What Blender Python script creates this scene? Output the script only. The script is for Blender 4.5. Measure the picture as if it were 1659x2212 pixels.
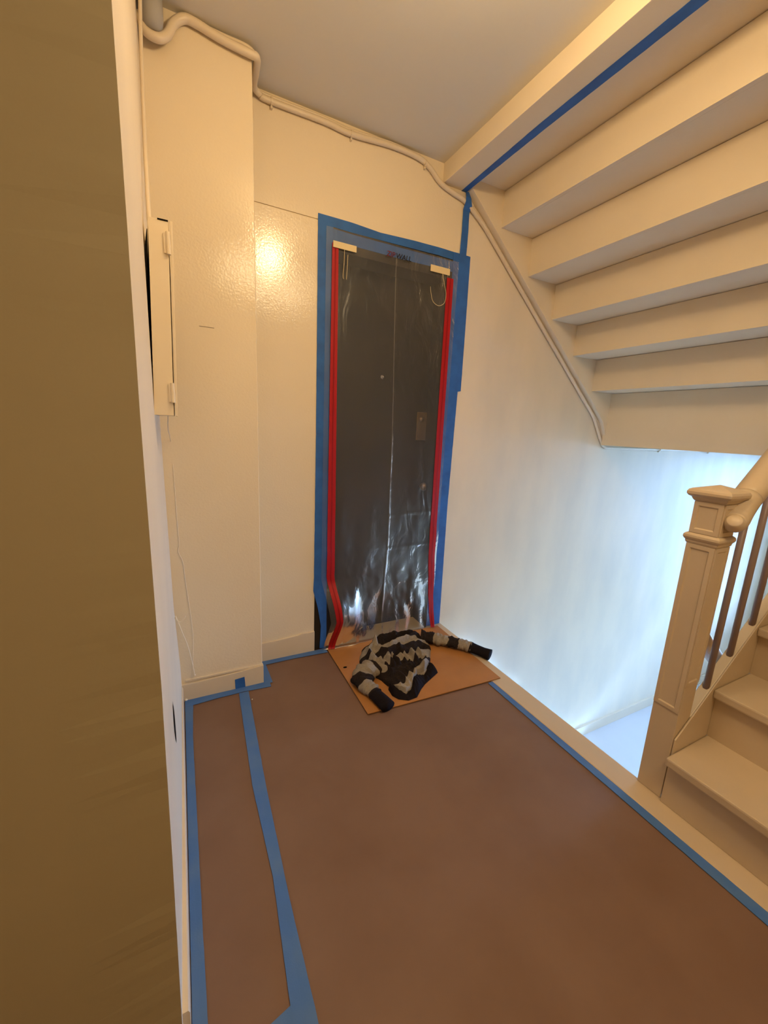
import bpy, bmesh, math, random
from mathutils import Vector, Matrix, noise
SC = bpy.context.scene
for o in list(bpy.data.objects): bpy.data.objects.remove(o)
C = SC.collection
random.seed(7)

# ------------------------------------------------------------------ camera
FOC, YAW, PITCH, ROLL, CAMZ = 870.61, 0.473145, 0.206907, 0.0475218, 1.28
cam = bpy.data.objects.new('camera', bpy.data.cameras.new('camera')); C.objects.link(cam)
_f = Vector((math.sin(YAW)*math.cos(PITCH), math.cos(YAW)*math.cos(PITCH), -math.sin(PITCH)))
_r = Vector((math.cos(YAW), -math.sin(YAW), 0)); _u = _r.cross(_f)
_r2 = _r*math.cos(ROLL)+_u*math.sin(ROLL); _u2 = _u*math.cos(ROLL)-_r*math.sin(ROLL)
cam.matrix_world = Matrix(((_r2.x, _u2.x, -_f.x, 0), (_r2.y, _u2.y, -_f.y, 0), (_r2.z, _u2.z, -_f.z, CAMZ), (0, 0, 0, 1)))
cam.data.sensor_fit = 'VERTICAL'; cam.data.sensor_height = 36.0; cam.data.lens = FOC*36/2212
cam.data.clip_start = 0.02
SC.camera = cam

# ------------------------------------------------------------------ sky, lights, exposure
w = bpy.data.worlds.new('sky'); SC.world = w; w.use_nodes = True
bg = w.node_tree.nodes['Background']; bg.inputs[0].default_value = (0.31, 0.54, 1.0, 1); bg.inputs[1].default_value = 53.0
WIN = dict(x=6.2, y0=0.72, y1=1.80, z0=-0.75, z1=1.15)
po = bpy.data.lights.new('window_portal', 'AREA'); po.shape = 'RECTANGLE'; po.size = WIN['y1']-WIN['y0']; po.size_y = WIN['z1']-WIN['z0']
po.cycles.is_portal = True
pob = bpy.data.objects.new('window_portal', po); C.objects.link(pob)
pob.location = (WIN['x']+0.11, (WIN['y0']+WIN['y1'])/2, (WIN['z0']+WIN['z1'])/2)
pob.rotation_euler = (math.radians(90), 0, math.radians(90))
LAMP = (0.66, 0.76, 2.46); LAMP_W = 23.0
hall = bpy.data.lights.new('hall_fill_light', 'AREA'); hall.shape = 'RECTANGLE'; hall.size = .8; hall.size_y = .4; hall.energy = 22.0; hall.color = (1.0, .74, .42)  # added fill to lift the lower walls, no known fitting here
hallo = bpy.data.objects.new('hall_fill_light', hall); C.objects.link(hallo); hallo.location = (.85, -.40, 2.60)
vs = SC.view_settings; SC.display_settings.display_device = 'sRGB'
vs.view_transform = 'Standard'; vs.look = 'None'; vs.exposure = 0.0; vs.gamma = 1.0; vs.use_curve_mapping = False

# ------------------------------------------------------------------ helpers
def lin(r, g, b):
    f = lambda c: (c/255/12.92 if c/255 <= .04045 else ((c/255+.055)/1.055)**2.4)
    return (f(r), f(g), f(b), 1)

def mat(name, col, rough=.5, spec=.5, bump=None, mottle=None, metal=0.0, stretch=None):
    """col linear rgb; bump=(scale,strength,distance); mottle=(scale,second colour,amount)"""
    m = bpy.data.materials.new(name); m.use_nodes = True; n = m.node_tree.nodes; l = m.node_tree.links
    p = n['Principled BSDF']; p.inputs['Base Color'].default_value = (*col[:3], 1)
    p.inputs['Roughness'].default_value = rough; p.inputs['Specular IOR Level'].default_value = spec; p.inputs['Metallic'].default_value = metal
    tc = n.new('ShaderNodeTexCoord'); src = tc.outputs['Object']
    if stretch:
        mp = n.new('ShaderNodeMapping'); mp.inputs['Scale'].default_value = stretch; l.new(src, mp.inputs[0]); src = mp.outputs[0]
    if mottle:
        t = n.new('ShaderNodeTexNoise'); t.inputs['Scale'].default_value = mottle[0]; t.inputs['Detail'].default_value = 6; l.new(src, t.inputs[0])
        cr = n.new('ShaderNodeMapRange'); cr.inputs[1].default_value = .38; cr.inputs[2].default_value = .68; cr.inputs[4].default_value = mottle[2]; l.new(t.outputs[0], cr.inputs[0])
        mx = n.new('ShaderNodeMixRGB'); mx.inputs[1].default_value = (*col[:3], 1); mx.inputs[2].default_value = (*mottle[1][:3], 1)
        l.new(cr.outputs[0], mx.inputs[0]); l.new(mx.outputs[0], p.inputs['Base Color'])
    if bump:
        t2 = n.new('ShaderNodeTexNoise'); t2.inputs['Scale'].default_value = bump[0]; t2.inputs['Detail'].default_value = 3; l.new(src, t2.inputs[0])
        b = n.new('ShaderNodeBump'); b.inputs['Strength'].default_value = bump[1]; b.inputs['Distance'].default_value = bump[2]
        l.new(t2.outputs[0], b.inputs['Height']); l.new(b.outputs[0], p.inputs['Normal'])
    return m

def link(name, verts, faces, m, parent=None, smooth=False, bevel=0.0):
    me = bpy.data.meshes.new(name); me.from_pydata([tuple(v) for v in verts], [], faces)
    bm = bmesh.new(); bm.from_mesh(me); bmesh.ops.recalc_face_normals(bm, faces=bm.faces)
    if bevel: bmesh.ops.bevel(bm, geom=bm.edges[:], offset=bevel, segments=2, affect='EDGES', profile=.6)
    bm.to_mesh(me); bm.free()
    me.materials.append(m)
    if smooth: me.polygons.foreach_set('use_smooth', [True]*len(me.polygons))
    o = bpy.data.objects.new(name, me); C.objects.link(o)
    if parent:
        o.parent = parent; o.matrix_parent_inverse = parent.matrix_world.inverted() if not parent.location.length else Matrix.Translation(-parent.location)
    return o

class MB:
    def __init__(s): s.v = []; s.f = []
    def box(s, x0, x1, y0, y1, z0, z1):
        b = len(s.v)
        s.v += [(x, y, z) for z in (z0, z1) for y in (y0, y1) for x in (x0, x1)]
        s.f += [tuple(b+i for i in q) for q in ((0, 2, 3, 1), (4, 5, 7, 6), (0, 1, 5, 4), (2, 6, 7, 3), (0, 4, 6, 2), (1, 3, 7, 5))]
        return s
    def prism(s, pts, ax, a0, a1):
        """closed polygon extruded along an axis; pts are the two other coordinates in order"""
        b = len(s.v); k = len(pts)
        for a in (a0, a1):
            for p, q in pts: s.v.append((a, p, q) if ax == 0 else (p, a, q) if ax == 1 else (p, q, a))
        s.f.append(tuple(range(b, b+k))); s.f.append(tuple(range(b+2*k-1, b+k-1, -1)))
        for i in range(k): s.f.append((b+i, b+(i+1) % k, b+k+(i+1) % k, b+k+i))
        return s
    def grid(s, fn, nu, nv):
        b = len(s.v)
        for j in range(nv+1):
            for i in range(nu+1): s.v.append(tuple(fn(i/nu, j/nv)))
        for j in range(nv):
            for i in range(nu):
                a = b+j*(nu+1)+i; s.f.append((a, a+1, a+nu+2, a+nu+1))
        return s
    def tube(s, pts, r, n=10, smoothpath=True, sub=6, flat=1.0):
        P = [Vector(p) for p in pts]
        R = list(r) if isinstance(r, (list, tuple)) else [r]*len(P)
        if smoothpath and len(P) > 2:
            Q = []; RR = []
            for i in range(len(P)-1):
                a = P[max(0, i-1)]; b_ = P[i]; c = P[i+1]; d = P[min(len(P)-1, i+2)]
                for k in range(sub):
                    t = k/sub
                    Q.append(.5*((2*b_)+(c-a)*t+(2*a-5*b_+4*c-d)*t*t+(3*b_-a-3*c+d)*t**3)); RR.append(R[i]+(R[i+1]-R[i])*t)
            Q.append(P[-1]); RR.append(R[-1]); P, R = Q, RR
        b = len(s.v); up = Vector((0, 0, 1)); prev = None
        for i, p in enumerate(P):
            t = (P[min(i+1, len(P)-1)]-P[max(0, i-1)]).normalized()
            if prev is None:
                ref = up if abs(t.z) < .9 else Vector((0, 1, 0)); e1 = t.cross(ref).normalized()
            else:
                e1 = (prev-t*prev.dot(t)).normalized()
            prev = e1; e2 = t.cross(e1)
            for k in range(n):
                a = 2*math.pi*k/n; s.v.append(p+(e1*math.cos(a)+e2*math.sin(a)*flat)*R[i])
        m = len(P)
        for i in range(m-1):
            for k in range(n): s.f.append((b+i*n+k, b+i*n+(k+1) % n, b+(i+1)*n+(k+1) % n, b+(i+1)*n+k))
        s.f.append(tuple(b+k for k in range(n-1, -1, -1))); s.f.append(tuple(b+(m-1)*n+k for k in range(n)))
        return s
    def ball(s, c, r, n=14, sz=1.0):
        b = len(s.v); c = Vector(c); h = n//2
        s.v.append(c+Vector((0, 0, r*sz)))
        for j in range(1, h):
            for k in range(n):
                a = 2*math.pi*k/n; t = math.pi*j/h
                s.v.append(c+Vector((r*math.sin(t)*math.cos(a), r*math.sin(t)*math.sin(a), r*sz*math.cos(t))))
        s.v.append(c-Vector((0, 0, r*sz))); e = len(s.v)-1
        for k in range(n): s.f.append((b, b+1+k, b+1+(k+1) % n)); s.f.append((e, b+1+(h-2)*n+(k+1) % n, b+1+(h-2)*n+k))
        for j in range(h-2):
            for k in range(n): s.f.append((b+1+j*n+k, b+1+(j+1)*n+k, b+1+(j+1)*n+(k+1) % n, b+1+j*n+(k+1) % n))
        return s
    def build(s, name, m, parent=None, smooth=False, bevel=0.0): return link(name, s.v, s.f, m, parent, smooth, bevel)

def box(name, m, parent, x0, x1, y0, y1, z0, z1, bevel=0.0): return MB().box(x0, x1, y0, y1, z0, z1).build(name, m, parent, bevel=bevel)
def tag(o, label, cat, group=None):
    o['label'] = label; o['category'] = cat
    if group: o['group'] = group
    return o
def thing(name, label, cat, loc, group=None):
    o = bpy.data.objects.new(name, None); C.objects.link(o); o.location = loc; o.empty_display_size = .05
    return tag(o, label, cat, group)
def struct(o): o['kind'] = 'structure'; return o
def interp(x, xs, ys):
    if x <= xs[0]: return ys[0]
    for i in range(len(xs)-1):
        if x <= xs[i+1]: return ys[i]+(ys[i+1]-ys[i])*(x-xs[i])/(xs[i+1]-xs[i])
    return ys[-1]
def nz(x, y=0.0, z=0.0): return noise.noise(Vector((x, y, z)))

# ------------------------------------------------------------------ materials
M_WALL = mat('cream_gloss_paint', (.84, .73, .545), .12, .6, bump=(115, .32, .0018), mottle=(2.2, (.80, .69, .51), .6))
M_WALLD = mat('cream_stairwell_paint', (.85, .74, .57), .5, .3, bump=(3, .28, .012), mottle=(2.4, (.74, .66, .53), .9), stretch=(1.5, 1, .6))
M_WALLS = mat('cream_satin_paint', (.83, .72, .54), .5, .35, bump=(55, .15, .003), mottle=(2.5, (.75, .65, .49), .6))
M_NEAR = mat('darker_near_wall', (.41, .35, .225), .6, .3, bump=(60, .1, .003), mottle=(3, (.385, .325, .205), .6))  # base colour set darker than the other walls
M_CEIL = mat('ceiling_paint', (.72, .69, .61), .7, .2, bump=(45, .1, .003))
M_TRIM = mat('cream_trim_paint', (.74, .63, .47), .38, .4, bump=(35, .08, .002), mottle=(6, (.69, .58, .43), .5))
M_STAIR = mat('tan_stair_paint', (.60, .48, .335), .36, .4, bump=(30, .1, .002), mottle=(7, (.54, .43, .295), .5))
M_PAPER = mat('brown_floor_paper', (.205, .122, .085), .5, .4, bump=(9, .25, .006), mottle=(3.5, (.17, .095, .063), .8))
M_PIPE = mat('shade_grey_pipe', (.40, .385, .36), .6, .2)  # grey base colour stands in for the shade of the ceiling corner
M_TAPE = mat('blue_masking_tape', (.035, .15, .48), .55, .3, bump=(300, .3, .001), mottle=(14, (.028, .105, .34), .7))
M_TAPEF = mat('blue_floor_tape', (.065, .17, .46), .55, .3, bump=(300, .3, .001), mottle=(9, (.10, .20, .42), .8))
M_BAL = mat('dark_baluster', (.30, .215, .19), .4, .4)  # base colour darker than the newel and handrail
M_RED = mat('red_zipper_tape', (.42, .008, .012), .5, .3, bump=(400, .4, .001))
M_REDT = mat('red_zipper_teeth', (.28, .004, .008), .45, .3, bump=(600, .6, .002))
M_DOOR = mat('dark_door_paint', (.020, .017, .014), .35, .45, bump=(20, .1, .003), mottle=(4, (.04, .028, .018), .6))
M_METAL = mat('door_brass', (.30, .20, .10), .35, .5, metal=.8)
M_CHROME = mat('peephole_chrome', (.8, .78, .74), .15, .5, metal=1.0)
M_CREAMT = mat('cream_paper_tape', (.80, .66, .38), .7, .2, bump=(200, .2, .001))
M_BOARD = mat('hardboard', (.43, .19, .055), .42, .4, bump=(60, .15, .002), mottle=(5, (.36, .155, .045), .8))
M_BLACK = mat('black_gap', (.006, .005, .004), .9, .1)
M_CABLE = mat('painted_cable', (.74, .63, .47), .35, .4, bump=(60, .2, .002))
M_BOX = mat('painted_metal_cover', (.80, .69, .51), .35, .4, bump=(60, .12, .002))
M_WHITE = mat('white_plaster', (.85, .83, .78), .8, .2)
M_WIRE = mat('white_wire', (.85, .74, .56), .5, .3)
M_LAMP = mat('lamp_fitting', (.8, .78, .72), .4, .4)
M_LAND = mat('grey_landing_paint', (.66, .66, .66), .45, .4, mottle=(3, (.6, .6, .6), .5))
M_GROUND = mat('outdoor_ground', (.25, .25, .24), .9, .1)

# the striped knit: stripe colour from a per-vertex stripe coordinate, knit relief from noise
def knit():
    m = bpy.data.materials.new('striped_knit'); m.use_nodes = True; n = m.node_tree.nodes; l = m.node_tree.links; p = n['Principled BSDF']
    a = n.new('ShaderNodeAttribute'); a.attribute_name = 'stripe'
    gt = n.new('ShaderNodeMath'); gt.operation = 'GREATER_THAN'; gt.inputs[1].default_value = 0.0; l.new(a.outputs['Fac'], gt.inputs[0])
    tc = n.new('ShaderNodeTexCoord'); t = n.new('ShaderNodeTexNoise'); t.inputs['Scale'].default_value = 160; l.new(tc.outputs['Object'], t.inputs[0])
    lo = n.new('ShaderNodeMixRGB'); lo.inputs[1].default_value = (.012, .009, .009, 1); lo.inputs[2].default_value = (.034, .025, .023, 1); l.new(t.outputs[0], lo.inputs[0])
    hi = n.new('ShaderNodeMixRGB'); hi.inputs[1].default_value = (.20, .165, .125, 1); hi.inputs[2].default_value = (.36, .31, .245, 1); l.new(t.outputs[0], hi.inputs[0])
    mx = n.new('ShaderNodeMixRGB'); l.new(gt.outputs[0], mx.inputs[0]); l.new(lo.outputs[0], mx.inputs[1]); l.new(hi.outputs[0], mx.inputs[2])
    l.new(mx.outputs[0], p.inputs['Base Color']); p.inputs['Roughness'].default_value = .95; p.inputs['Specular IOR Level'].default_value = .1
    b = n.new('ShaderNodeBump'); b.inputs['Strength'].default_value = .5; b.inputs['Distance'].default_value = .003; l.new(t.outputs[0], b.inputs['Height']); l.new(b.outputs[0], p.inputs['Normal'])
    return m
M_KNIT = knit()
M_RIB = mat('black_rib_knit', (.012, .009, .011), .95, .1, bump=(160, .5, .003))

def film(name, tint, alpha, rough, bump=None, dens=(.34, .34, .36), ior=1.5):
    """thin clear plastic film: mostly see-through, with a clear gloss over it"""
    m = bpy.data.materials.new(name); m.use_nodes = True; n = m.node_tree.nodes; l = m.node_tree.links
    n.remove(n['Principled BSDF']); out = n['Material Output']
    tr = n.new('ShaderNodeBsdfTransparent'); tr.inputs[0].default_value = (*tint, 1)
    df = n.new('ShaderNodeBsdfDiffuse'); df.inputs[0].default_value = (*dens, 1)
    gl = n.new('ShaderNodeBsdfGlossy'); gl.inputs['Roughness'].default_value = rough; gl.inputs[0].default_value = (1, 1, 1, 1)
    m1 = n.new('ShaderNodeMixShader'); m1.inputs[0].default_value = alpha; l.new(tr.outputs[0], m1.inputs[1]); l.new(df.outputs[0], m1.inputs[2])
    fr = n.new('ShaderNodeFresnel'); fr.inputs[0].default_value = ior
    m2 = n.new('ShaderNodeMixShader'); l.new(fr.outputs[0], m2.inputs[0]); l.new(m1.outputs[0], m2.inputs[1]); l.new(gl.outputs[0], m2.inputs[2])
    l.new(m2.outputs[0], out.inputs[0])
    if bump:
        tc = n.new('ShaderNodeTexCoord'); mp = n.new('ShaderNodeMapping'); mp.inputs['Scale'].default_value = bump[3]; l.new(tc.outputs['Object'], mp.inputs[0])
        t = n.new('ShaderNodeTexNoise'); t.inputs['Scale'].default_value = bump[0]; t.inputs['Detail'].default_value = 4; t.inputs['Distortion'].default_value = .8; l.new(mp.outputs[0], t.inputs[0])
        b = n.new('ShaderNodeBump'); b.inputs['Strength'].default_value = bump[1]; b.inputs['Distance'].default_value = bump[2]; l.new(t.outputs[0], b.inputs['Height'])
        for q in (gl, df, fr): l.new(b.outputs[0], q.inputs['Normal'])
    return m
M_FILM = film('clear_plastic_film', (.92, .93, .94), .11, .26, bump=(6, .5, .014, (1.7, 1, 1.0)), dens=(.33, .36, .42), ior=1.45)
M_FOLD = film('creased_plastic_film', (.95, .95, .95), .16, .2, dens=(.6, .6, .6))
M_GLASS = film('window_glass', (.97, .98, .98), .0, .02)

# ------------------------------------------------------------------ setting
D, D1, XP, H, HB = 2.05, 1.863, .315, 2.629, 2.537
WX = WIN['x']
struct(MB().box(-1.4, 1.405, -1.5, D+.1, -.12, 0).build('floor', M_PAPER))
struct(MB().box(-1.5, 1.30, -1.6, D+.1, H, H+.12).build('ceiling', M_CEIL))
# back wall round the door opening, running on into the stairwell
DX0, DX1, DZ = .705, 1.40, 2.118
wb = MB(); wb.box(-.3, DX0, D, D+.1, 0, 3.4); wb.box(DX0, DX1, D, D+.1, DZ, 3.4); wb.box(DX1, 1.46, D, D+.1, -3.0, 3.4); wb.box(DX0-.08, DX0, D+.1, D+.3, 0, 2.4); wb.box(DX1, DX1+.08, D+.1, D+.3, 0, 2.4); wb.box(DX0-.08, DX1+.08, D+.1, D+.3, DZ, 2.4); wb.box(DX0-.08, DX1+.08, D+.25, D+.3, 0, 2.4)
wall_back = struct(wb.build('wall_back', M_WALL))
box('wall_panel', M_WALL, wall_back, XP, .634, D-.005, D+.01, .113, 2.2085, bevel=.0012)
box('wall_panel', M_WALL, wall_back, XP, 1.452, D-.005, D+.01, 2.2120, H+.03, bevel=.0012)
struct(MB().box(1.46, WX+.1, D, D+.1, -3.0, 3.4).build('wall_stairs', M_WALLD))
struct(MB().prism([(XP, 0), (XP, .112), (.45, .115), (.54, .121), (.56, .127), (.60, .124), (.635, .126), (.635, 0)], 1, D-.016, D+.01).build('baseboard_back', M_TRIM, bevel=.002))
wall_pil = struct(MB().box(-.30, XP, D1, D+.02, 0, H+.05).build('wall_pilaster', M_WALL, bevel=.004))
struct(MB().prism([(-.07, 0), (-.07, .088), (.0, .086), (.08, .088), (.20, .092), (.30, .100), (XP+.003, .101), (XP+.003, 0)], 1, D1-.014, D1+.01).build('baseboard_pilaster', M_TRIM, bevel=.002))
box('cap_bead', M_TRIM, bpy.data.objects['baseboard_pilaster'], -.03, XP+.001, D1-.007, D1+.004, .094, .104, bevel=.002)

box('scratch', mat('dark_scratch', (.30, .24, .16), .8, .1), wall_pil, .095, .150, D1-.0006, D1+.001, 1.636, 1.6385)
# bowed left wall: the near face towards the camera and the long return along the passage
NZ = [-.1, .09, .5, .83, 1.28, 1.6, 1.76, 2.0, 2.75]
NX = [-.054, -.054, -.049, -.046, -.047, -.045, -.044, -.043, -.043]
FZ = [-.1, 0, .18, .47, .90, 1.28, 1.7, 2.5, 2.75]
FX = [-.044, -.044, -.046, -.057, -.060, -.063, -.062, -.052, -.050]
YN = .678
def xwall(y, z): t = (y-YN)/(D1-YN); return interp(z, NZ, NX)*(1-t)+interp(z, FZ, FX)*t
ml = MB(); ml.grid(lambda u, v: (xwall(YN+u*(D1+.02-YN), 2.7*v), YN+u*(D1+.02-YN)+(.004*nz(v*40, 3) if u == 0 else 0), 2.7*v), 12, 120)
wall_left = struct(ml.build('wall_left', M_WALLS, smooth=True))
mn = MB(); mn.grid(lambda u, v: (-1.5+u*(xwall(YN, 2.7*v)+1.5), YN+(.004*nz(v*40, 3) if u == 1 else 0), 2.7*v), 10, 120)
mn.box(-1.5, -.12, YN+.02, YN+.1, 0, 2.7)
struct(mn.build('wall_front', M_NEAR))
struct(MB().prism([(xwall(1.0, 0)-.03, 0), (xwall(1.0, 0)-.03, .078), (-.043, .078), (-.040, .072), (-.040, 0)], 1, YN+.02, D1-.013).build('baseboard_left', M_TRIM))
# split in the plaster
cr = MB(); k = 10; zz = [.525+(.355-.525)*i/k for i in range(k+1)]
for s_ in (-1, 1):
    for i, z in enumerate(zz): y = 1.106+(1.152-1.106)*i/k+s_*.030*math.sin(math.pi*i/k); cr.v.append((xwall(y, z)+.0012, y, z))
cr.f = [(i, i+1, k+2+i, k+1+i) for i in range(k)]
cr.build('crack', M_BLACK, wall_left)
# rest of the enclosure, behind and beside the camera and round the stairwell
struct(MB().box(-1.5, -1.4, -1.6, YN, 0, 2.7).build('wall_west', M_WALLS))
struct(MB().box(-1.5, 1.6, -1.6, -1.5, 0, 2.7).build('wall_rear', M_WALLS))
struct(MB().box(1.5, 1.6, -1.6, -.8, 0, 3.4).box(1.5, 1.6, -.8, .60, -3, -.03).build('wall_right', M_WALLS))
struct(MB().box(1.5, WX+.1, -.9, -.8, -3, 3.4).build('wall_stairwell', M_WALLS))
struct(MB().box(1.2, 1.3, -1.6, D+.1, H+.06, 3.5).build('wall_upper', M_WALLS))
struct(MB().box(1.2, WX+.1, -1.6, D+.1, 3.4, 3.5).build('ceiling_stairwell', M_CEIL))
struct(MB().box(1.42, WX+.1, -.9, D+.1, -3.1, -3.0).build('floor_lower', M_LAND))
y0, y1, z0, z1 = WIN['y0'], WIN['y1'], WIN['z0'], WIN['z1']
we = MB(); we.box(WX, WX+.1, -.9, y0, -3, 3.4); we.box(WX, WX+.1, y1, D+.1, -3, 3.4); we.box(WX, WX+.1, y0, y1, -3, z0); we.box(WX, WX+.1, y0, y1, z1, 3.4)
struct(we.build('wall_end', M_WALLS))
wf = MB(); t = .035
for a in ((y0, y0+t, z0, z1), (y1-t, y1, z0, z1), (y0, y1, z0, z0+t), (y0, y1, z1-t, z1), (y0, y1, (z0+z1)/2-t/2, (z0+z1)/2+t/2)): wf.box(WX+.03, WX+.07, *a)
win = struct(wf.build('window_1', M_TRIM))
box('pane', M_GLASS, win, WX+.048, WX+.052, y0+t, y1-t, z0+t, z1-t)
struct(MB().box(WX+.2, WX+60, -40, 40, -4.1, -4.0).build('ground', M_GROUND))
# beam under the upper landing, floor nosing, landings
struct(MB().box(1.30, 1.442, -1.6, D, HB, H+.16).build('trim_1', M_WALLS, bevel=.002))
struct(MB().box(1.403, 1.515, -1.5, D, -.035, .006).build('trim_2', M_STAIR, bevel=.006))
struct(MB().box(1.403, 1.50, -1.5, D, -.30, -.034).build('trim_3', M_STAIR))
struct(MB().box(3.13, WX, -.8, D, -1.56, -1.46).build('floor_half_landing', M_LAND))
struct(MB().box(3.13, WX, D-.018, D+.01, -1.46, -1.36).build('baseboard_half_landing', M_TRIM, bevel=.004))
struct(MB().box(2.952, WX, .66, D, 1.40, 1.55).box(3.16, WX, -.8, .66, 1.40, 1.55).build('ceiling_half_landing', M_CEIL))

# ------------------------------------------------------------------ door under the plastic
DD = .135; KD = (D+DD)/D                               # the leaf sits back in the opening
def dq(x, z): return x*KD, CAMZ+(z-CAMZ)*KD
door = struct(MB().box(DX0, DX1, D+DD, D+DD+.045, .012, DZ).build('door_1', M_DOOR))
jam = MB(); jam.box(DX0-.001, DX0+.020, D-.002, D+DD+.02, 0, DZ); jam.box(DX1-.020, DX1+.001, D-.002, D+DD+.02, 0, DZ); jam.box(DX0, DX1, D-.002, D+DD+.02, DZ-.020, DZ)
jam.box(.636, DX0+.002, D-.002, D+.05, 0, 2.19); jam.box(.66, 1.44, D-.0048, D+.02, DZ-.02, 2.205)
jam.build('door_frame', M_DOOR, door)
box('threshold', M_STAIR, door, DX0+.02, DX1-.02, D-.012, D+DD+.04, .0005, .0115, bevel=.002)
x, z = dq(1.000, 1.545); pk = MB(); pk.tube([(x, D+DD+.001, z), (x, D+DD-.008, z)], .013, 16, False); pk.ball((x, D+DD-.008, z), .008, 10); pk.build('peephole', M_CHROME, door, smooth=True)
x0, z0_ = dq(1.232, 1.215); x1, z1_ = dq(1.308, 1.375)
box('lock_plate', M_METAL, door, x0, x1, D+DD-.008, D+DD+.001, z0_, z1_, bevel=.003)
x, z = dq(1.258, 1.335); lk = MB(); lk.tube([(x, D+DD-.004, z), (x, D+DD-.020, z)], .014, 16, False); lk.build('lock_cylinder', M_METAL, door, smooth=True)
x, z = dq(1.290, .945); kn = MB(); kn.tube([(x, D+DD+.001, z), (x, D+DD-.025, z)], .011, 14, False); kn.ball((x, D+DD-.034, z), .026); kn.build('door_knob', M_METAL, door, smooth=True)

# ------------------------------------------------------------------ floor covering
def sheet(x0, x1, y0, y1, z, seed):
    m = MB(); m.grid(lambda u, v: (x0+(x1-x0)*u, y0+(y1-y0)*v, z+.0012*nz((x0+(x1-x0)*u)*5+seed, (y0+(y1-y0)*v)*5)), 24, 36); n0 = len(m.v)
    m.box(x0, x1, y0, y1, 0.0002, .0008)
    return m
tag(sheet(-.035, .196, -1.2, D1-.02, .003, 1).build('floor_paper', M_PAPER, smooth=False), 'narrow brown paper floor sheet between wall tape and seam tape', 'floor paper')
tag(sheet(.198, 1.400, -1.2, D-.02, .003, 9).build('floor_paper', M_PAPER, smooth=False), 'wide brown paper sheet covering most of the landing floor', 'floor paper')

# ------------------------------------------------------------------ masking tape strips
def ribbon(name, pts_a, pts_b, nrm, th, m, sub=8, jit=.0012, seed=0):
    """a tape strip between two edge polylines, with slightly uneven edges and a little lift"""
    a = [Vector(p) for p in pts_a]; b = [Vector(p) for p in pts_b]; n = Vector(nrm); mb = MB()
    A = []; B = []
    for i in range(len(a)-1):
        L = max(2, int((a[i+1]-a[i]).length/.03))
        for k in range(L): t = k/L; A.append(a[i].lerp(a[i+1], t)); B.append(b[i].lerp(b[i+1], t))
    A.append(a[-1]); B.append(b[-1]); mid = []
    for i in range(len(A)):
        d = (B[i]-A[i]).normalized(); A[i] += d*jit*nz(i*.7, seed); B[i] += d*jit*nz(i*.7, seed+5); mid.append((A[i]+B[i])/2+n*(th*.6+.0012*abs(nz(i*.35, seed+9))))
    N = len(A)
    mb.v = [x for x in A]+[x+n*th for x in A]+mid+[x+n*th for x in B]+[x for x in B]
    for j in range(4):
        for i in range(N-1): mb.f.append((j*N+i, j*N+i+1, (j+1)*N+i+1, (j+1)*N+i))
    return mb.build(name, m, smooth=False)
Zf = .0052
FLT = 'floor masking tape'
def ftape(a, b, label, seed, z=Zf, m=M_TAPEF): return tag(ribbon('masking_tape', [(x, y, z) for x, y in a], [(x, y, z) for x, y in b], (0, 0, 1), .0012, m, seed=seed), label, 'masking tape')
ftape([(-.039, .30), (-.038, .9), (-.036, 1.6), (-.036, D1-.016)], [(-.006, .30), (-.009, .9), (-.010, 1.6), (-.002, D1-.020)], 'long blue floor tape strip running along the foot of the left wall', 1)
ftape([(.160, .30), (.158, .65), (.177, .932), (.172, 1.266), (.195, D1-.055)], [(.205, .30), (.207, .60), (.207, .86), (.216, 1.246), (.239, D1-.055)], 'long blue tape strip over the seam between the two floor papers', 2, z=Zf+.0006)
ftape([(.060, .59), (.110, .60), (.165, .612)], [(.060, .632), (.110, .642), (.165, .654)], 'short blue tape piece branching off the seam tape at its near end', 3, z=Zf+.0004)
ftape([(-.036, D1-.062), (.10, D1-.052), (.22, D1-.050), (.345, D1-.060)], [(-.036, D1-.0145), (.10, D1-.0145), (.22, D1-.0145), (.345, D1-.0145)], 'blue floor tape strip along the foot of the pilaster', 4, z=Zf+.0003)
ftape([(XP+.004, D1-.03), (XP+.004, D-.018)], [(XP+.044, D1-.03), (XP+.040, D-.018)], 'short blue floor tape strip running back beside the pilaster corner', 5, z=Zf+.0008)
ftape([(XP+.01, D-.052), (.50, D-.050), (.70, D-.060)], [(XP+.01, D-.0165), (.50, D-.0165), (.70, D-.0165)], 'blue floor tape strip between the pilaster corner and the taped door', 6, z=Zf+.0010)
ftape([(1.358, -.6), (1.361, .257), (1.366, .618), (1.368, 1.0), (1.372, 1.402)], [(1.402, -.6), (1.402, .257), (1.402, .618), (1.402, 1.0), (1.402, 1.402)], 'long blue floor tape strip along the stair edge of the landing', 7)
tag(ribbon('masking_tape', [(.184, D1-.0148, .007), (.183, D1-.0148, .058)], [(.230, D1-.0148, .007), (.227, D1-.0148, .062)], (0, -1, 0), .0012, M_TAPE, seed=8), 'small square blue tape tab stuck up on the pilaster baseboard', 'masking tape')
yd = D-.0004
def wtape(a, b, label, seed, y=yd, m=M_TAPE): return tag(ribbon('masking_tape', [(x, y, z) for x, z in a], [(x, y, z) for x, z in b], (0, -1, 0), .0012, m, seed=seed), label, 'masking tape')
wtape([(.630, 2.236), (.80, 2.236), (.95, 2.228), (1.15, 2.236), (1.30, 2.238), (1.50, 2.236)], [(.630, 2.186), (.665, 2.196), (.80, 2.193), (1.05, 2.196), (1.30, 2.200), (1.50, 2.196)], 'upper blue tape strip across the top of the door, outside the plastic', 11, y=D-.0062)
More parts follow.
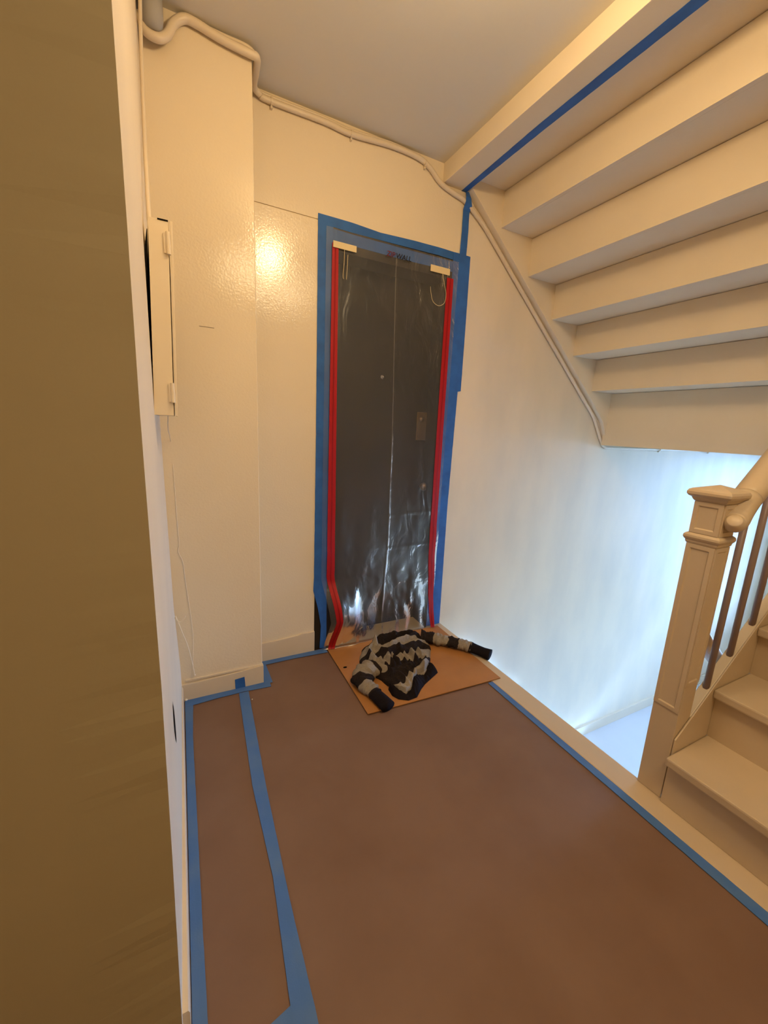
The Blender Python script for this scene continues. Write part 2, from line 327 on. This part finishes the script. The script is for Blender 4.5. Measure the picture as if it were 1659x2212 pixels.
wtape([(.640, 2.190), (.80, 2.186), (1.05, 2.186), (1.30, 2.188), (1.49, 2.190)], [(.640, 2.132), (.80, 2.137), (1.05, 2.135), (1.30, 2.138), (1.49, 2.136)], 'lower blue tape strip across the top of the door, seen through the plastic', 17, y=D-.0050)
wtape([(.630, 2.20), (.632, 1.2), (.630, .45), (.627, .37), (.655, .26), (.674, .15), (.668, .01)], [(.705, 2.20), (.704, 1.2), (.706, .45), (.704, .37), (.706, .24), (.708, .12), (.705, .0)], 'tall blue tape strip down the pilaster side of the door', 12, y=D-.0070)
wtape([(1.398, 2.236), (1.398, 1.6), (1.398, .8), (1.398, .01)], [(1.500, 2.236), (1.500, 1.6), (1.492, .8), (1.502, .01)], 'tall blue tape strip down the stairwell side of the door', 13, y=D-.0072)
wtape([(1.487, 2.236), (1.487, 1.9), (1.485, 1.505)], [(1.513, 2.236), (1.518, 1.9), (1.522, 1.512)], 'short blue tape strip doubling the upper half of the door side tape', 14, y=D-.0064)
tag(ribbon('masking_tape', [(1.437, D-.0086, 2.21), (1.440, D-.0086, 2.35), (1.438, D-.0090, 2.452), (1.436, D-.0305, 2.482), (1.436, D-.0310, 2.505), (1.441, D-.016, 2.5355)], [(1.482, D-.0086, 2.21), (1.483, D-.0086, 2.35), (1.480, D-.0090, 2.445), (1.478, D-.0305, 2.468), (1.470, D-.0310, 2.500), (1.462, D-.016, 2.5355)], (0, -1, 0), .0012, M_TAPE, seed=15), 'narrow upright blue tape strip from the door corner over the cable to the beam', 'masking tape')
tag(ribbon('masking_tape', [(1.394, -.2, HB-.0004), (1.397, .93, HB-.0004), (1.400, 1.5, HB-.0004), (1.420, D-.002, HB-.0004)], [(1.441, -.2, HB-.0004), (1.441, .93, HB-.0004), (1.441, 1.5, HB-.0004), (1.450, D-.002, HB-.0004)], (0, 0, -1), .0012, M_TAPE, seed=16), 'long blue tape strip along the underside of the ceiling beam', 'masking tape')

# ------------------------------------------------------------------ plastic sheet with zippers
PX0, PX1, PZ = .668, 1.432, 2.190
def bulge(x, z):
    """how far the film stands off the door, towards the room"""
    s = (x-PX0)/(PX1-PX0)
    b = .016
    b += .006*nz(x*5, z*2.2, 1)*max(.12, 1.1-z) + .012*nz(x*11, z*5, 4)*max(0, 1.05-z) + .004*nz(x*24, z*15, 6)*max(0, 1.05-z)
    if z < .42:
        t = 1-z/.42
        b += .085*math.exp(-((s-.10)/.20)**2)*math.sin(math.pi*min(1, t*1.05))**1.2
        b += .010*t*t
    if z < .16:
        t = 1-z/.16; b += (.022*(1-s)+.012*s+.008*math.sin(s*7))*t*t
    d = (x-fold_x(z)); b += (.0035 if z < 1.25 else .0012)*math.exp(-(d/.005)**2)
    for z0, k0, sl in ((.985, .6, .02), (.775, 1.0, .05), (.575, 1.0, .03), (.36, .5, -.02), (1.66, .3, .03)):
        if x > fold_x(z0) or k0 == .5: b += .0030*k0*math.exp(-((z-z0-sl*(x-1.05))/.0045)**2)
    return b
def fold_x(z): return interp(z, [0, .14, .59, 1.3, 1.95, 2.2], [1.05, 1.053, 1.075, 1.068, 1.046, 1.04])
def shift(x, z):
    s = (x-PX0)/(PX1-PX0)
    return .040*math.exp(-(s/.22)**2)*interp(z, [0, .10, .20, .34, .45], [.3, .6, 1.0, .45, 0])
def pf(x, z, off=0.0): return (x+shift(x, z), D-bulge(x, z)-off, max(z, .0115+.004*(nz(x*14, 2)+1)*(1 if z < .06 else 0)))
pl = thing('plastic_sheet', 'clear plastic dust sheet with two red zippers taped over the dark door', 'plastic sheet', (1.05, D-.02, 0))
fm = MB(); fm.grid(lambda u, v: pf(PX0+(PX1-PX0)*u, PZ*v), 120, 240); fm.build('film', M_FILM, pl, smooth=True)
def strip(xa, xb, z0, z1, off, n, m, name, wob=0.0):
    s = MB(); s.grid(lambda u, v: pf((xa(z0+(z1-z0)*v)*(1-u)+xb(z0+(z1-z0)*v)*u), z0+(z1-z0)*v, off), 4, n); return s.build(name, m, pl, smooth=True)
for xl, xr, zt in ((lambda z: interp(z, [0, .2, .5, 2.2], [.695, .697, .699, .697]), lambda z: interp(z, [0, .2, .5, 2.2], [.733, .738, .745, .728]), 2.125), (lambda z: interp(z, [0, .1, .5, 2.2], [1.412, 1.402, 1.368, 1.358]), lambda z: interp(z, [0, .1, .5, 2.2], [1.438, 1.436, 1.415, 1.401]), 2.098)):
    zp = strip(xl, xr, .0, zt, .004, 160, M_RED, 'zipper')
    cs = MB(); cs.grid(lambda u, v: pf(xl(zt*v)*(1-(.44+.12*u))+xr(zt*v)*(.44+.12*u), zt*v, .0065), 2, 160)
    cs.build('zipper_teeth', M_REDT, zp, smooth=True)
fl = MB(); fl.grid(lambda u, v: pf(fold_x(.12+2.02*v)+(u-.5)*.0045, .12+2.02*v, .0008), 2, 200); fl.build('crease', M_FOLD, pl, smooth=True)
for xa, xb, za, zb in ((.700, .819, 2.132, 2.104), (1.247, 1.371, 2.140, 2.108)):
    tb = MB(); tb.box(xa, xb, D-.026, D-.0225, min(za, zb), max(za, zb)); tb.build('paper_tab', M_CREAMT, pl, bevel=.001)
for pts in ([(.757, D-.026, 2.108), (.756, D-.027, 2.05), (.752, D-.027, 1.99), (.755, D-.028, 1.975)], [(.775, D-.026, 2.085), (.772, D-.027, 2.03), (.770, D-.027, 1.975)],
            [(1.322, D-.025, 2.112), (1.338, D-.028, 2.06), (1.352, D-.03, 2.01), (1.345, D-.03, 1.965), (1.310, D-.03, 1.945), (1.272, D-.03, 1.96), (1.255, D-.03, 2.00), (1.250, D-.03, 2.03)]):
    s = MB(); s.tube(pts, .0011, 6); s.build('pull_string', M_CREAMT, pl, smooth=True)
def lettering(txt, m, x, z, size):
    cu = bpy.data.curves.new('lettering', 'FONT'); cu.body = txt; cu.size = size; cu.shear = .15; cu.offset = .0006
    to = bpy.data.objects.new('lettering_tmp', cu); C.objects.link(to); dg = bpy.context.evaluated_depsgraph_get(); dg.update()
    me = bpy.data.meshes.new_from_object(to.evaluated_get(dg)); wd = max(v.co.x for v in me.vertices); bpy.data.objects.remove(to)
    for v in me.vertices: v.co = Vector((x+v.co.x, D-.0246, z+v.co.y))
    me.materials.clear(); me.materials.append(m); o = bpy.data.objects.new('lettering', me); C.objects.link(o); o.parent = pl; o.matrix_parent_inverse = Matrix.Translation(-pl.location)
    return x+wd
M_INKR = mat('red_print', (.12, .010, .014), .5, .3); M_INKB = mat('black_print', (.008, .007, .008), .5, .3)
xx = lettering('ZIP', M_INKR, .982, 2.126, .034); lettering('WALL', M_INKB, xx+.002, 2.126, .034)

# ------------------------------------------------------------------ fuse box and wires on the left wall
BY = 1.29
fb = thing('fuse_box', 'flat cream painted metal fuse box mounted on the left wall', 'fuse box', (-.03, BY+.2, 1.284))
bx0 = -.056
MB().prism([(-.075, 1.284), (-.0575, 1.284), (-.056, 1.40), (-.050, 1.60), (-.043, 1.755), (-.040, 1.768), (.004, 1.768), (-.008, 1.284)], 1, BY, BY+.42).build('body', M_BOX, fb, bevel=.002)
MB().prism([(-.004, 1.284), (.008, 1.768), (.014, 1.768), (.001, 1.282)], 1, BY-.002, BY+.42).build('lid', M_BOX, fb, bevel=.001)
for zz_ in (1.715, 1.345):
    xh = interp(zz_, [1.284, 1.768], [-.006, .006])
    h = MB(); h.tube([(xh-.003, BY-.004, zz_-.026), (xh-.003, BY-.004, zz_+.026)], .0052, 10, False); h.box(xh-.013, xh-.002, BY-.004, BY+.001, zz_-.024, zz_+.024); h.build('hinge', M_BOX, fb)
box('top_slot', M_BLACK, fb, -.020, .004, BY-.0012, BY+.004, 1.7655, 1.7690)
gp = MB()
for i in range(13):
    z = 1.284+(1.74-1.284)*i/12; xa = interp(z, [1.284, 1.40, 1.60, 1.755], [-.0580, -.0565, -.0505, -.0435]); wd = interp(z, [1.284, 1.5, 1.56, 1.60, 1.69, 1.74], [.0012, .002, .0012, .006, .007, .001])
    gp.v += [(xa-wd, BY+.003, z), (xa+.001, BY+.003, z)]
gp.f = [(2*i, 2*i+1, 2*i+3, 2*i+2) for i in range(12)]; gp.build('shadow_gap', M_BLACK, fb)
wr = MB(); wr.tube([(-.036, 1.80, H), (-.037, 1.76, 2.56), (-.042, 1.72, 2.40), (-.045, 1.66, 2.2), (-.043, 1.50, 1.98), (-.040, 1.36, 1.80), (-.038, 1.33, 1.767)], .0055, 8)
tag(wr.build('supply_cable', M_CABLE, smooth=True), 'thin cream cable dropping down the left wall into the fuse box', 'cable')
wr = MB(); wr.tube([(-.024, 1.36, 1.285), (-.030, 1.55, 1.24), (-.030, 1.857, 1.19), (-.026, 1.859, 1.06), (-.023, 1.859, .824), (-.020, 1.852, .76), (-.026, 1.856, .72), (-.011, 1.859, .67), (-.006, 1.858, .594), (.009, 1.855, .40), (.012, 1.852, .30), (.010, 1.85, .257), (.004, 1.853, .165)], .0016, 6)
tag(wr.build('bell_wire', M_WIRE, smooth=True), 'long thin painted wire hanging from the fuse box down the pilaster', 'wire')
wr = MB(); wr.tube([(-.052, 1.83, .44), (-.040, 1.825, .40), (-.030, 1.825, .36), (-.012, 1.832, .29), (.002, 1.838, .20), (.010, 1.840, .135)], .0022, 6)
wr.tube([(-.054, 1.835, .43), (-.040, 1.80, .425), (-.028, 1.79, .430), (-.012, 1.79, .450)], .0022, 6); wr.ball((.010, 1.840, .132), .005, 8)
tag(wr.build('wire_stub', M_WIRE, smooth=True), 'cut white wire end sticking out low on the left wall', 'wire')

# ------------------------------------------------------------------ big cable along ceiling, door wall and stair string
def corner(x): return 2.403-.85*(x-1.678)
main = [(-.046, 1.835, 2.56), (-.038, 1.825, 2.535), (-.023, 1.82, 2.510), (.010, 1.82, 2.508), (.036, 1.83, 2.535), (.055, 1.843, 2.580), (.088, 1.845, 2.610), (.125, 1.845, 2.612), (.21, 1.845, 2.598), (.305, 1.842, 2.590), (.330, 1.85, 2.592), (.338, 1.92, 2.598), (.345, 2.00, 2.600), (.370, 2.028, 2.598), (.41, 2.032, 2.592), (.65, 2.032, 2.595), (.78, 2.032, 2.588), (.99, 2.032, 2.605), (1.14, 2.032, 2.600), (1.21, 2.032, 2.575), (1.275, 2.032, 2.53), (1.36, 2.032, 2.505), (1.43, 2.032, 2.490), (1.50, 2.034, 2.455)]
main += [(x, 2.034, corner(x)-.082) for x in (1.60, 1.80, 2.0, 2.2, 2.4, 2.6, 2.72)]+[(2.80, 2.034, 1.33), (2.85, 2.034, 1.262), (2.90, 2.036, 1.215), (3.00, 2.036, 1.205), (3.6, 2.036, 1.205), (4.4, 2.036, 1.205), (6.0, 2.036, 1.205)]
cb = thing('cable', 'thick cream painted cable running along ceiling, door wall and stair string', 'cable', (.3, 2.03, 2.6))
r = [.0145]*8+[.0135]*4+[.012]*12+[.0115]*7+[.010]*7
MB().tube(main, r, 10).build('sheath', M_CABLE, cb, smooth=True)
thin = [(.10, 1.852, 2.622), (.21, 1.852, 2.618), (.31, 1.850, 2.612), (.345, 1.92, 2.615), (.355, 2.02, 2.616), (.41, 2.036, 2.610), (.65, 2.036, 2.612), (.78, 2.036, 2.606), (.99, 2.036, 2.619), (1.15, 2.036, 2.612)]
MB().tube(thin, .006, 8).build('thin_strand', M_CABLE, cb, smooth=True)
th2 = [(1.50, 2.040, 2.480)]+[(x, 2.042, corner(x)-.062) for x in (1.60, 1.80, 2.0, 2.2, 2.4, 2.6, 2.75)]+[(2.82, 2.042, 1.36), (2.84, 2.042, 1.27)]
MB().tube(th2, .007, 8).build('thin_strand', M_CABLE, cb, smooth=True)
for x, z in ((.42, 2.592), (.78, 2.588), (1.18, 2.588), (3.62, 1.205), (4.40, 1.205)):
    c = MB(); c.tube([(x-.004, 2.033, z), (x+.004, 2.033, z)], .0155, 12, False); c.box(x-.004, x+.004, 2.030, 2.0445, z-.024, z-.012); c.build('cable_clip', M_CABLE, cb)
ps = MB(); ps.tube([(-.008, 1.815, H), (-.008, 1.815, 2.56), (-.008, 1.815, 2.535), (-.008, 1.815, 2.520)], [.034, .034, .031, .018], 20, False)
tag(ps.build('ceiling_pipe', M_PIPE, smooth=True), 'short pipe stub at the ceiling, coloured grey like shade, behind the looped cable', 'pipe')

# ------------------------------------------------------------------ overhead staircase
RX = [1.678, 1.915, 2.152, 2.389, 2.626, 2.845]; RZ = [2.585, 2.403, 2.199, 1.996, 1.806, 1.597, 1.225]
YA, YB = .68, 2.0
ov = thing('staircase', 'upper flight of cream wooden stairs seen from below, over the door', 'staircase', (2.2, 1.35, 1.9))
px = 1.442
for k in range(6):
    box('tread', M_WALLS, ov, px+(.0225 if k else 0), RX[k]+.03, YA, YB+.02, RZ[k], RZ[k]+.03)
    box('riser', M_WALLS, ov, RX[k], RX[k]+.022, YA, YB+.02, RZ[k+1], RZ[k]-.0025)
    px = RX[k]
for ya, yb in ((YB, D-.001), (YA-.04, YA)):
    pts = [(1.443, 2.70), (1.443, 2.552), (1.47, corner(1.47)-.05), (2.70, corner(2.70)-.05), (2.80, corner(2.80)-.06), (2.865, 1.262), (2.895, 1.225), (2.95, 1.225), (2.95, 1.72), (1.72, 2.75)]
    MB().prism(pts, 1, ya, yb).build('stringer', M_WALLS, ov, bevel=.002)

# ------------------------------------------------------------------ flight going down
dn = thing('staircase', 'flight of stairs going down beyond the landing edge, beside the bright wall', 'staircase', (2.3, 1.4, -1.46))
for k in range(1, 7):
    box('tread', M_LAND, dn, 1.50+.235*(k-1), 1.50+.235*k+.025, .70, D-.03, -.209*k-.03, -.209*k)
    box('riser', M_LAND, dn, 1.50+.235*k, 1.50+.235*k+.02, .70, D-.03, -.209*(k+1), -.209*k-.03)
MB().prism([(1.50, -.03), (1.50, -.35), (3.13, -1.75), (3.13, -1.40), (1.53, .0)], 1, .66, .70).build('stringer', M_TRIM, dn)

# ------------------------------------------------------------------ flight going up, with newel, rail and balusters
up = thing('staircase', 'flight of tan painted stairs going up beside the newel post', 'staircase', (2.2, 0, 0))
NZL = lambda x: .249+.823*(x-1.50)                      # top of the string
YS0, YS1 = .611, .650
for k in range(7):
    xn = 1.462+.2366*k; zt = .2*(k+1)
    box('tread', M_STAIR, up, xn, xn+.27, -.79, YS0-.0005, zt-.032, zt, bevel=.006)
    box('riser', M_STAIR, up, xn+.027, xn+.047, -.79, YS0-.0005, zt-.2+(.007 if k == 0 else 0), zt-.031)
MB().prism([(1.504, .205), (1.504, NZL(1.504)), (3.10, NZL(3.10)), (3.10, 1.15), (1.70, .02), (1.504, .02)], 1, YS0, .6168).build('skirt_board', M_STAIR, up, bevel=.0018)
MB().prism([(1.5855, NZL(1.5855)-.003), (1.5855, -.10), (3.10, 1.10), (3.10, NZL(3.10)-.003)], 1, .6170, YS1).build('stringer', M_TRIM, up, bevel=.003)
rl = thing('stair_railing', 'tan painted stair railing with square newel post, round handrail and thin balusters', 'railing', (1.545, .66, 0))
NX0, NX1, NY0, NY1 = 1.500, 1.584, .618, .702
nw = MB(); nw.box(NX0, NX1, NY0, NY1, .0065, 1.106)
newel = nw.build('newel_post', M_STAIR, rl, bevel=.002)
def molding(prof, name):
    cm = MB()
    for e, z in prof: cm.v += [(NX0-e, NY0-e, z), (NX1+e, NY0-e, z), (NX1+e, NY1+e, z), (NX0-e, NY1+e, z)]
    for q in range(len(prof)-1):
        for k in range(4): cm.f.append((q*4+k, q*4+(k+1) % 4, q*4+4+(k+1) % 4, q*4+4+k))
    cm.f.append((3, 2, 1, 0)); n_ = len(cm.v); cm.f.append((n_-4, n_-3, n_-2, n_-1))
    return cm.build(name, M_STAIR, newel, bevel=.0007)
molding([(.0015, .953), (.004, .958), (.0045, .964), (.008, .968), (.0105, .974), (.0100, .981), (.0065, .986), (.0015, .989)], 'collar_molding')
molding([(.0015, 1.094), (.006, 1.100), (.008, 1.105), (.009, 1.107), (.015, 1.110), (.0195, 1.116), (.0200, 1.124), (.0165, 1.131), (.010, 1.135), (-.040, 1.150)], 'newel_cap')
def rim(face, u0, u1, z0, z1, t=.013, d=.0035):
    """raised rim with a sloped inner edge, round a recessed panel"""
    m = MB(); q = .004
    L = [((u0, z0), (u1, z0), (u1, z1), (u0, z1), 0), ((u0, z0), (u1, z0), (u1, z1), (u0, z1), d), ((u0+t, z0+t), (u1-t, z0+t), (u1-t, z1-t), (u0+t, z1-t), d), ((u0+t+q, z0+t+q), (u1-t-q, z0+t+q), (u1-t-q, z1-t-q), (u0+t+q, z1-t-q), 0)]
    for *c, dd in L:
        for u, z in c: m.v.append((NX0-dd, u, z) if face == 'x' else (u, NY0-dd, z))
    for j in range(3):
        for k in range(4): m.f.append((j*4+k, j*4+(k+1) % 4, j*4+4+(k+1) % 4, j*4+4+k))
    return m.build('panel_molding', M_STAIR, newel)
rim('x', NY0+.001, NY1-.001, .990, 1.093); rim('x', NY0+.001, NY1-.001, .355, .952)
rim('y', NX0+.001, NX1-.001, .990, 1.093, d=.0028); rim('y', NX0+.001, NX1-.001, .46, .952, d=.0028)
BYR = .632
hr = [(1.508, .590, 1.052), (1.530, .598, 1.040), (1.565, .612, 1.046), (1.61, .625, 1.072), (1.66, BYR, 1.108), (1.72, BYR, 1.157), (2.4, BYR, 1.157+.835*.68), (3.1, BYR, 1.157+.835*1.38)]
MB().tube(hr, [.018, .030, .038, .041, .042, .042, .042, .042], 20).build('handrail', M_STAIR, rl, smooth=True)
for k in range(11):
    x = 1.690+.1245*k
    MB().tube([(x, BYR, NZL(x)-.01), (x, BYR, 1.157+.835*(x-1.72)-.025)], .0105, 10, False).build('baluster', M_BAL, rl, smooth=True)
lr = thing('stair_railing', 'lower handrail sloping down behind the newel post', 'railing', (1.7, .69, .6))
MB().tube([(1.588, .690, .672), (1.75, .690, .537), (3.0, .690, -.50)], .030, 14, False).build('handrail', M_STAIR, lr, smooth=True)
MB().box(1.66, 1.72, .676, .700, .535, .575).build('rail_bracket', M_TRIM, lr, bevel=.004)
for k in range(7):
    x = 1.95+.235*k
    MB().tube([(x, .690, -.03-.85*(x-1.5)), (x, .690, .672-.83*(x-1.585))], .009, 8, False).build('baluster', M_STAIR, lr, smooth=True)

# ------------------------------------------------------------------ hardboard panel, sweater, crumbs
hb = MB(); hb.prism([(.705, 2.028), (.700, 1.432), (1.458, 1.405), (1.470, 2.018)], 2, .0075, .0120); hbo = hb.build('hardboard_panel', M_BOARD, bevel=.0006)
tag(hbo, 'orange-brown hardboard panel lying on the floor in front of the door', 'board')
hp = MB(); hp.prism([(.735+.011*math.cos(a*math.pi/5), 1.806+.008*math.sin(a*math.pi/5)) for a in range(10)], 2, .0110, .0123); hp.build('drilled_hole', M_BLACK, hbo)

def setattr_stripe(o, vals):
    at = o.data.attributes.new('stripe', 'FLOAT', 'POINT'); at.data.foreach_set('value', vals)
def sd(v, breaks, first=-1):
    """signed distance of v to the nearest stripe edge: negative black, positive beige"""
    s = first; prev = 0
    for b in breaks:
        if v < b: break
        s = -s
    return s*min(abs(v-b) for b in breaks)
def poly(pts, t):
    L = [0]
    for i in range(len(pts)-1): L.append(L[-1]+math.hypot(pts[i+1][0]-pts[i][0], pts[i+1][1]-pts[i][1]))
    s = t*L[-1]; return interp(s, L, [p[0] for p in pts]), interp(s, L, [p[1] for p in pts])
sw = thing('sweater', 'crumpled black and beige striped knit sweater lying on the hardboard panel', 'sweater', (1.0, 1.7, .012))
ZB = .0125
Lp = [(1.000, 1.962), (.925, 1.945), (.880, 1.918), (.838, 1.850), (.802, 1.775), (.802, 1.720), (.852, 1.672), (.852, 1.630), (.880, 1.549)]
Rp = [(1.235, 1.945), (1.280, 1.900), (1.288, 1.840), (1.262, 1.775), (1.222, 1.720), (1.192, 1.670), (1.153, 1.629)]
HT = [(.880, 1.549), (.893, 1.505), (.919, 1.472), (.958, 1.488), (1.018, 1.557), (1.045, 1.582), (1.090, 1.576), (1.153, 1.629)]
HE = [(.862, 1.545), (.858, 1.497), (.874, 1.463), (.914, 1.436), (.964, 1.440), (1.014, 1.484), (1.055, 1.512), (1.172, 1.570)]
BR = [.27, .41, .53, .70, .85]
# folds and hollows of the knit: a line on the panel, its height and its half width
FOLDS = [([(.950, 1.895), (.890, 1.850), (.872, 1.787), (.895, 1.735)], .034, .016), ([(.950, 1.895), (.948, 1.835), (.985, 1.800), (1.06, 1.805)], .026, .013),
         ([(.915, 1.800), (.950, 1.765), (1.05, 1.770)], -.034, .017), ([(.890, 1.738), (1.0, 1.757), (1.13, 1.765), (1.24, 1.785)], -.026, .012),
         ([(.995, 1.940), (1.12, 1.935), (1.21, 1.915)], .028, .020), ([(1.03, 1.845), (1.13, 1.875), (1.24, 1.885)], .030, .016), ([(1.00, 1.900), (1.10, 1.905), (1.22, 1.900)], -.020, .012),
         ([(1.06, 1.805), (1.16, 1.815), (1.25, 1.835)], .018, .012), ([(.84, 1.84), (.83, 1.77)], .012, .014), ([(.86, 1.70), (.90, 1.655), (.92, 1.60)], .020, .013),
         ([(1.190, 1.665), (1.135, 1.625), (1.088, 1.590)], .034, .012), ([(1.165, 1.700), (1.09, 1.655), (1.04, 1.61)], -.018, .012), ([(.93, 1.655), (1.02, 1.665), (1.12, 1.69)], -.016, .012),
         ([(.945, 1.60), (.955, 1.525)], .014, .009), ([(.985, 1.625), (1.005, 1.560)], .014, .009), ([(.905, 1.60), (.915, 1.52)], .012, .009), ([(1.03, 1.64), (1.04, 1.59)], .012, .008),
         ([(.93, 1.64), (1.05, 1.655)], .014, .012)]
for k, x in enumerate((.910, .948, .978, 1.022, 1.050, 1.098, 1.150)): FOLDS.append(([(x+.004, 1.745+.012*(k/8)), (x-.002+.006*(k % 2), 1.705), (x+.008, 1.672+.014*(k/8))], .022+.007*(k % 3), .0095+.002*(k % 2)))
def dseg(x, y, pts):
    best = 9
    for i in range(len(pts)-1):
        ax, ay = pts[i]; bx, by = pts[i+1]; dx, dy = bx-ax, by-ay
        t = max(0, min(1, ((x-ax)*dx+(y-ay)*dy)/(dx*dx+dy*dy))); best = min(best, math.hypot(x-ax-t*dx, y-ay-t*dy))
    return best
def body(u, v):
    lx, ly = poly(Lp, v); rx, ry = poly(Rp, v)
    x = lx+(rx-lx)*u; y = ly+(ry-ly)*u
    if v > .6:                                   # sag of the lower edge towards the hem line
        hx, hy = poly(HT, u); t = (v-.6)/.4; t = t*t*(3-2*t); x = x*(1-t)+hx*t; y = y*(1-t)+hy*t
    e = min(1, 6*min(u, 1-u))**.55*min(1, 8*v)**.55*(1 if v < .93 else max(.4, (1-v)/.07))
    h = .036+.010*nz(u*3, v*4, 2)
    wx, wy = x+.008*nz(x*14, y*14, 3), y+.008*nz(x*14, y*14, 8)
    for pts, hh, ww in FOLDS:
        d = dseg(wx, wy, pts)/ww
        if d < 3: h += hh*math.exp(-d*d)
    h += .007*nz(x*28, y*28, 7)+.004*nz(x*60, y*60, 1)
    x += .005*nz(u*10, v*10, 20); y += .006*nz(u*9, v*12, 30)
    return (x, y, ZB+max(.002, e*h*1.1))
NU, NV = 150, 150
bm_ = MB(); bm_.grid(body, NU, NV); st = []
for j in range(NV+1):
    for i in range(NU+1):
        u, v = i/NU, j/NV; x, y, z = bm_.v[j*(NU+1)+i]
        vv = v+.050*nz(u*4, v*4, 11)+.022*nz(u*12, v*10, 2)+.05*math.sin(u*3.3+.4)*(v < .5)*(.5-v)+(z-.045)*.12
        st.append(sd(min(.999, max(0, vv)), BR))
n0 = len(bm_.v); ring = [i for i in range(NU+1)]+[(j)*(NU+1)+NU for j in range(1, NV+1)]+[NV*(NU+1)+i for i in range(NU-1, -1, -1)]+[j*(NU+1) for j in range(NV-1, 0, -1)]
for i in ring: x, y, z = bm_.v[i]; bm_.v.append((x, y, ZB-.0002)); st.append(st[i])
for a in range(len(ring)): b = (a+1) % len(ring); bm_.f.append((ring[a], ring[b], n0+b, n0+a))
bo = bm_.build('body', M_KNIT, sw, smooth=True); setattr_stripe(bo, st)
hm = MB()
def hem(u, w):
    ax, ay = poly(HT, u); bx, by = poly(HE, u)
    z = .034*math.sin(math.pi*min(1, .25+.75*w))**.8*(.65+.35*math.sin(u*13+1))+.006*nz(u*30, w*2)
    return (ax+(bx-ax)*w, ay+(by-ay)*w+.008*(1-w), ZB+max(.001, z*(1 if w < .97 else .05)))
hm.grid(hem, 80, 14); hm.build('hem_band', M_RIB, sw, smooth=True)
def sleeve(name, path, radii, breaks, cuff, flat, seed):
    s = MB(); s.tube(path, radii, 22, True, 12, 1.0); nr = (len(s.v))//22; vals = []
    zmin = ZB+.0005
    for i in range(nr):
        t = i/(nr-1)
        cx = sum(s.v[i*22+k][0] for k in range(22))/22; cy = sum(s.v[i*22+k][1] for k in range(22))/22; cz = sum(s.v[i*22+k][2] for k in range(22))/22
        for k in range(22):
            x, y, z = s.v[i*22+k]; w = 1+.32*nz(t*13+seed, x*30, y*30)+.20*nz(t*34+seed, x*60, y*60)
            zz2 = cz+(z-cz)*flat*w
            s.v[i*22+k] = (cx+(x-cx)*w, cy+(y-cy)*w, max(zmin, zz2)); vals.append(sd(min(.999, max(0, t+.03*nz(t*5+seed, k*.4))), breaks))
    o = s.build(name, M_KNIT, sw, smooth=True); setattr_stripe(o, vals); return o
sleeve('sleeve', [(1.255, 1.885, .045), (1.315, 1.842, .043), (1.36, 1.800, .042), (1.405, 1.750, .042), (1.445, 1.707, .042), (1.478, 1.668, .040)], [.050, .046, .042, .042, .040, .038], [.22, .50, .70, .97], None, .62, 3)
MB().tube([(1.470, 1.678, .040), (1.490, 1.650, .036), (1.515, 1.612, .032), (1.535, 1.578, .030)], [.040, .036, .035, .042], 18, flat=.7).build('cuff', M_RIB, sw, smooth=True)
sleeve('sleeve', [(.860, 1.705, .045), (.800, 1.680, .047), (.760, 1.640, .044), (.758, 1.592, .038), (.768, 1.552, .036), (.776, 1.518, .034)], [.050, .056, .054, .044, .036, .033], [.08, .40, .60, .93], None, .72, 8)
MB().tube([(.774, 1.530, .034), (.780, 1.500, .032), (.788, 1.462, .030), (.796, 1.420, .028)], [.032, .034, .036, .037], 18, flat=.7).build('cuff', M_RIB, sw, smooth=True)

for x, y, s_, lab in ((.245, 1.737, .0032, 'tiny white crumb on the floor just beside the top of the seam tape'), (-.030, 1.848, .007, 'white plaster crumb in the corner of the left wall and pilaster tape')):
    m = MB(); m.ball((x, y, .0075+s_*.4), s_, 8, .6)
    for i in range(len(m.v)): m.v[i] = Vector(m.v[i])+Vector((nz(i*1.7, 1), nz(i*2.3, 5), 0))*s_*.4
    tag(m.build('plaster_crumb', M_WHITE), lab, 'crumb')

# ------------------------------------------------------------------ ceiling lamp, just above the picture
lt = thing('ceiling_lamp', 'round ceiling lamp above the landing, outside the picture', 'lamp', (LAMP[0], LAMP[1], H))
MB().tube([(LAMP[0], LAMP[1], H), (LAMP[0], LAMP[1], H-.03), (LAMP[0], LAMP[1], H-.05)], [.07, .065, .03], 24, False).build('base', M_LAMP, lt, smooth=True)
pt = bpy.data.lights.new('bulb', 'POINT'); pt.energy = LAMP_W; pt.color = (1.0, .70, .37); pt.shadow_soft_size = .085
pto = bpy.data.objects.new('bulb', pt); C.objects.link(pto); pto.location = LAMP
